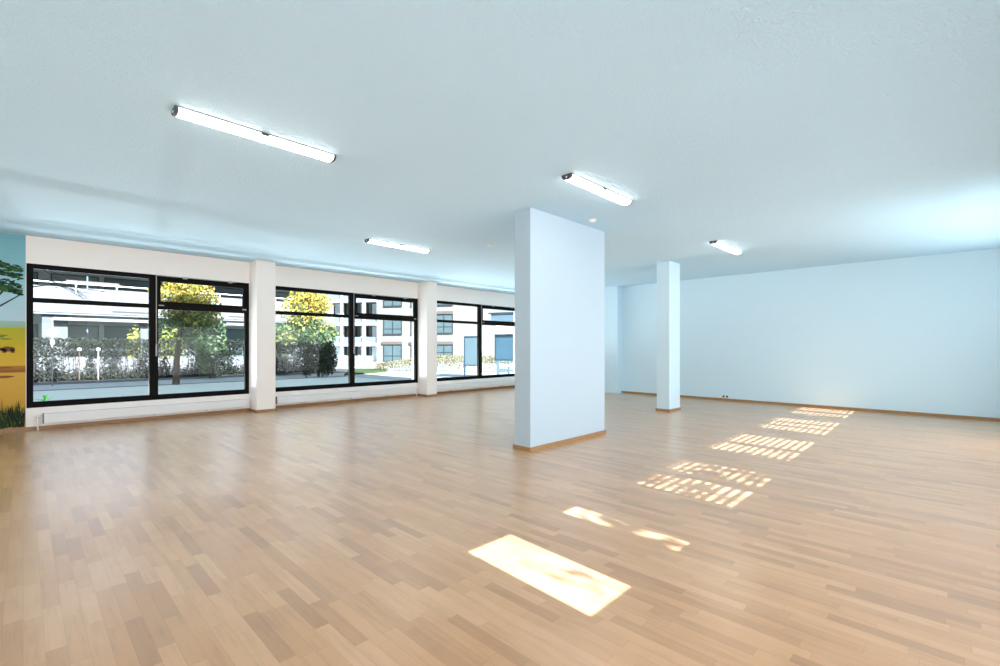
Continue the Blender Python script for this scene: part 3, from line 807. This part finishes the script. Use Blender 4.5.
def lamp(name, typ, loc, direction, energy, col=(1, 1, 1), **kw):
    d = bpy.data.lights.new(name, typ); d.energy = energy; d.color = col
    for k, v in kw.items(): setattr(d, k, v)
    o = bpy.data.objects.new(name, d); C.objects.link(o); o.location = loc
    o.rotation_euler = Vector(direction).to_track_quat('-Z', 'Y').to_euler()
    return o
lamp('sun', 'SUN', (0, -20, 15), (sh, 1, -SUNT), 25.0, (0.90, 0.96, 1.10), angle=math.radians(0.3))
# unseen fill lamps added along the high-window wall to brighten the hall
lamp('window_side_fill', 'AREA', (3.0, YR + .06, 1.15), (0, 1, 0.0), 178, (0.94, 0.97, 1.03), shape='RECTANGLE', size=12.0, size_y=1.9, spread=math.radians(125))
lamp('far_side_fill', 'AREA', (9.7, YR + .06, 1.2), (.2, 1, 0.0), 65, (0.9, 0.96, 1.0), shape='RECTANGLE', size=3.6, size_y=2.0, spread=math.radians(140))
lamp('floor_fill', 'AREA', (7.0, YR + .35, H - .05), (.1, .75, -1), 28, (1.0, 0.96, 0.92), shape='RECTANGLE', size=9.0, size_y=.5)
# light thrown up on the ceiling by sunlit blinds
lamp('blind_bounce', 'AREA', (9.2, YR + .1, 1.1), (0, .62, 1), 13, (0.85, 0.95, 1.0), shape='RECTANGLE', size=4.0, size_y=.2, spread=math.radians(60))
# unseen fill lamp added before the solid rear wall
lamp('rear_fill', 'AREA', (XREAR + .1, 4.5, 1.2), (1, 0, 0.12), 100, (1.0, 0.97, 0.97), shape='RECTANGLE', size=9.0, size_y=2.2, spread=math.radians(140))
# unseen lamps added below the sills as upward fill for the ceiling
for k, (a, m, b) in enumerate(PX):
    lamp('sill_fill', 'AREA', ((a + b) / 2, YW + .8, .02), (0, -1, .9), (42, 40, 50)[k], (0.88, 0.94, 1.0), shape='RECTANGLE', size=b - a, size_y=.6)
    lamp('deep_sill_fill', 'AREA', ((a + b) / 2, YW + 1.9, .02), (0, -1, .35), (58, 92, 175)[k], (0.90, 0.95, 1.0), shape='RECTANGLE', size=b - a, size_y=.6, spread=math.radians(130))

for xg, eg in ((.75, 260), (2.55, 260)):  # unseen spots added to throw faint streaks on the ceiling
    lamp('ceiling_streak_spot', 'SPOT', (xg, YW + 7.5, G + .02), (1.6 - xg, -7.5, 2.2), eg * 1.8, (0.9, 0.96, 1.0), spot_size=math.radians(28), spot_blend=.2, shadow_soft_size=0.0)
# ------------------------------------------------------------------ camera
cam = bpy.data.cameras.new('camera'); co = bpy.data.objects.new('camera', cam); C.objects.link(co)
co.location = (0, 0, EYE); co.rotation_euler = (PI / 2, 0, TH - PI / 2)
cam.sensor_width = 36.0; cam.lens = 36.0 * F / 1000.0; cam.clip_start = .05; cam.clip_end = 500
cam.shift_y = (Y0 - 333.0) / 1000.0
sc.camera = co
sc.view_settings.view_transform = 'Standard'; sc.view_settings.look = 'None'
sc.view_settings.exposure = 0.33
sc.cycles.use_denoising = True
sc.cycles.diffuse_bounces = 6; sc.cycles.max_bounces = 12; sc.cycles.transparent_max_bounces = 24
sc.cycles.caustics_reflective = False; sc.cycles.caustics_refractive = False
sc.cycles.sample_clamp_indirect = 6.0
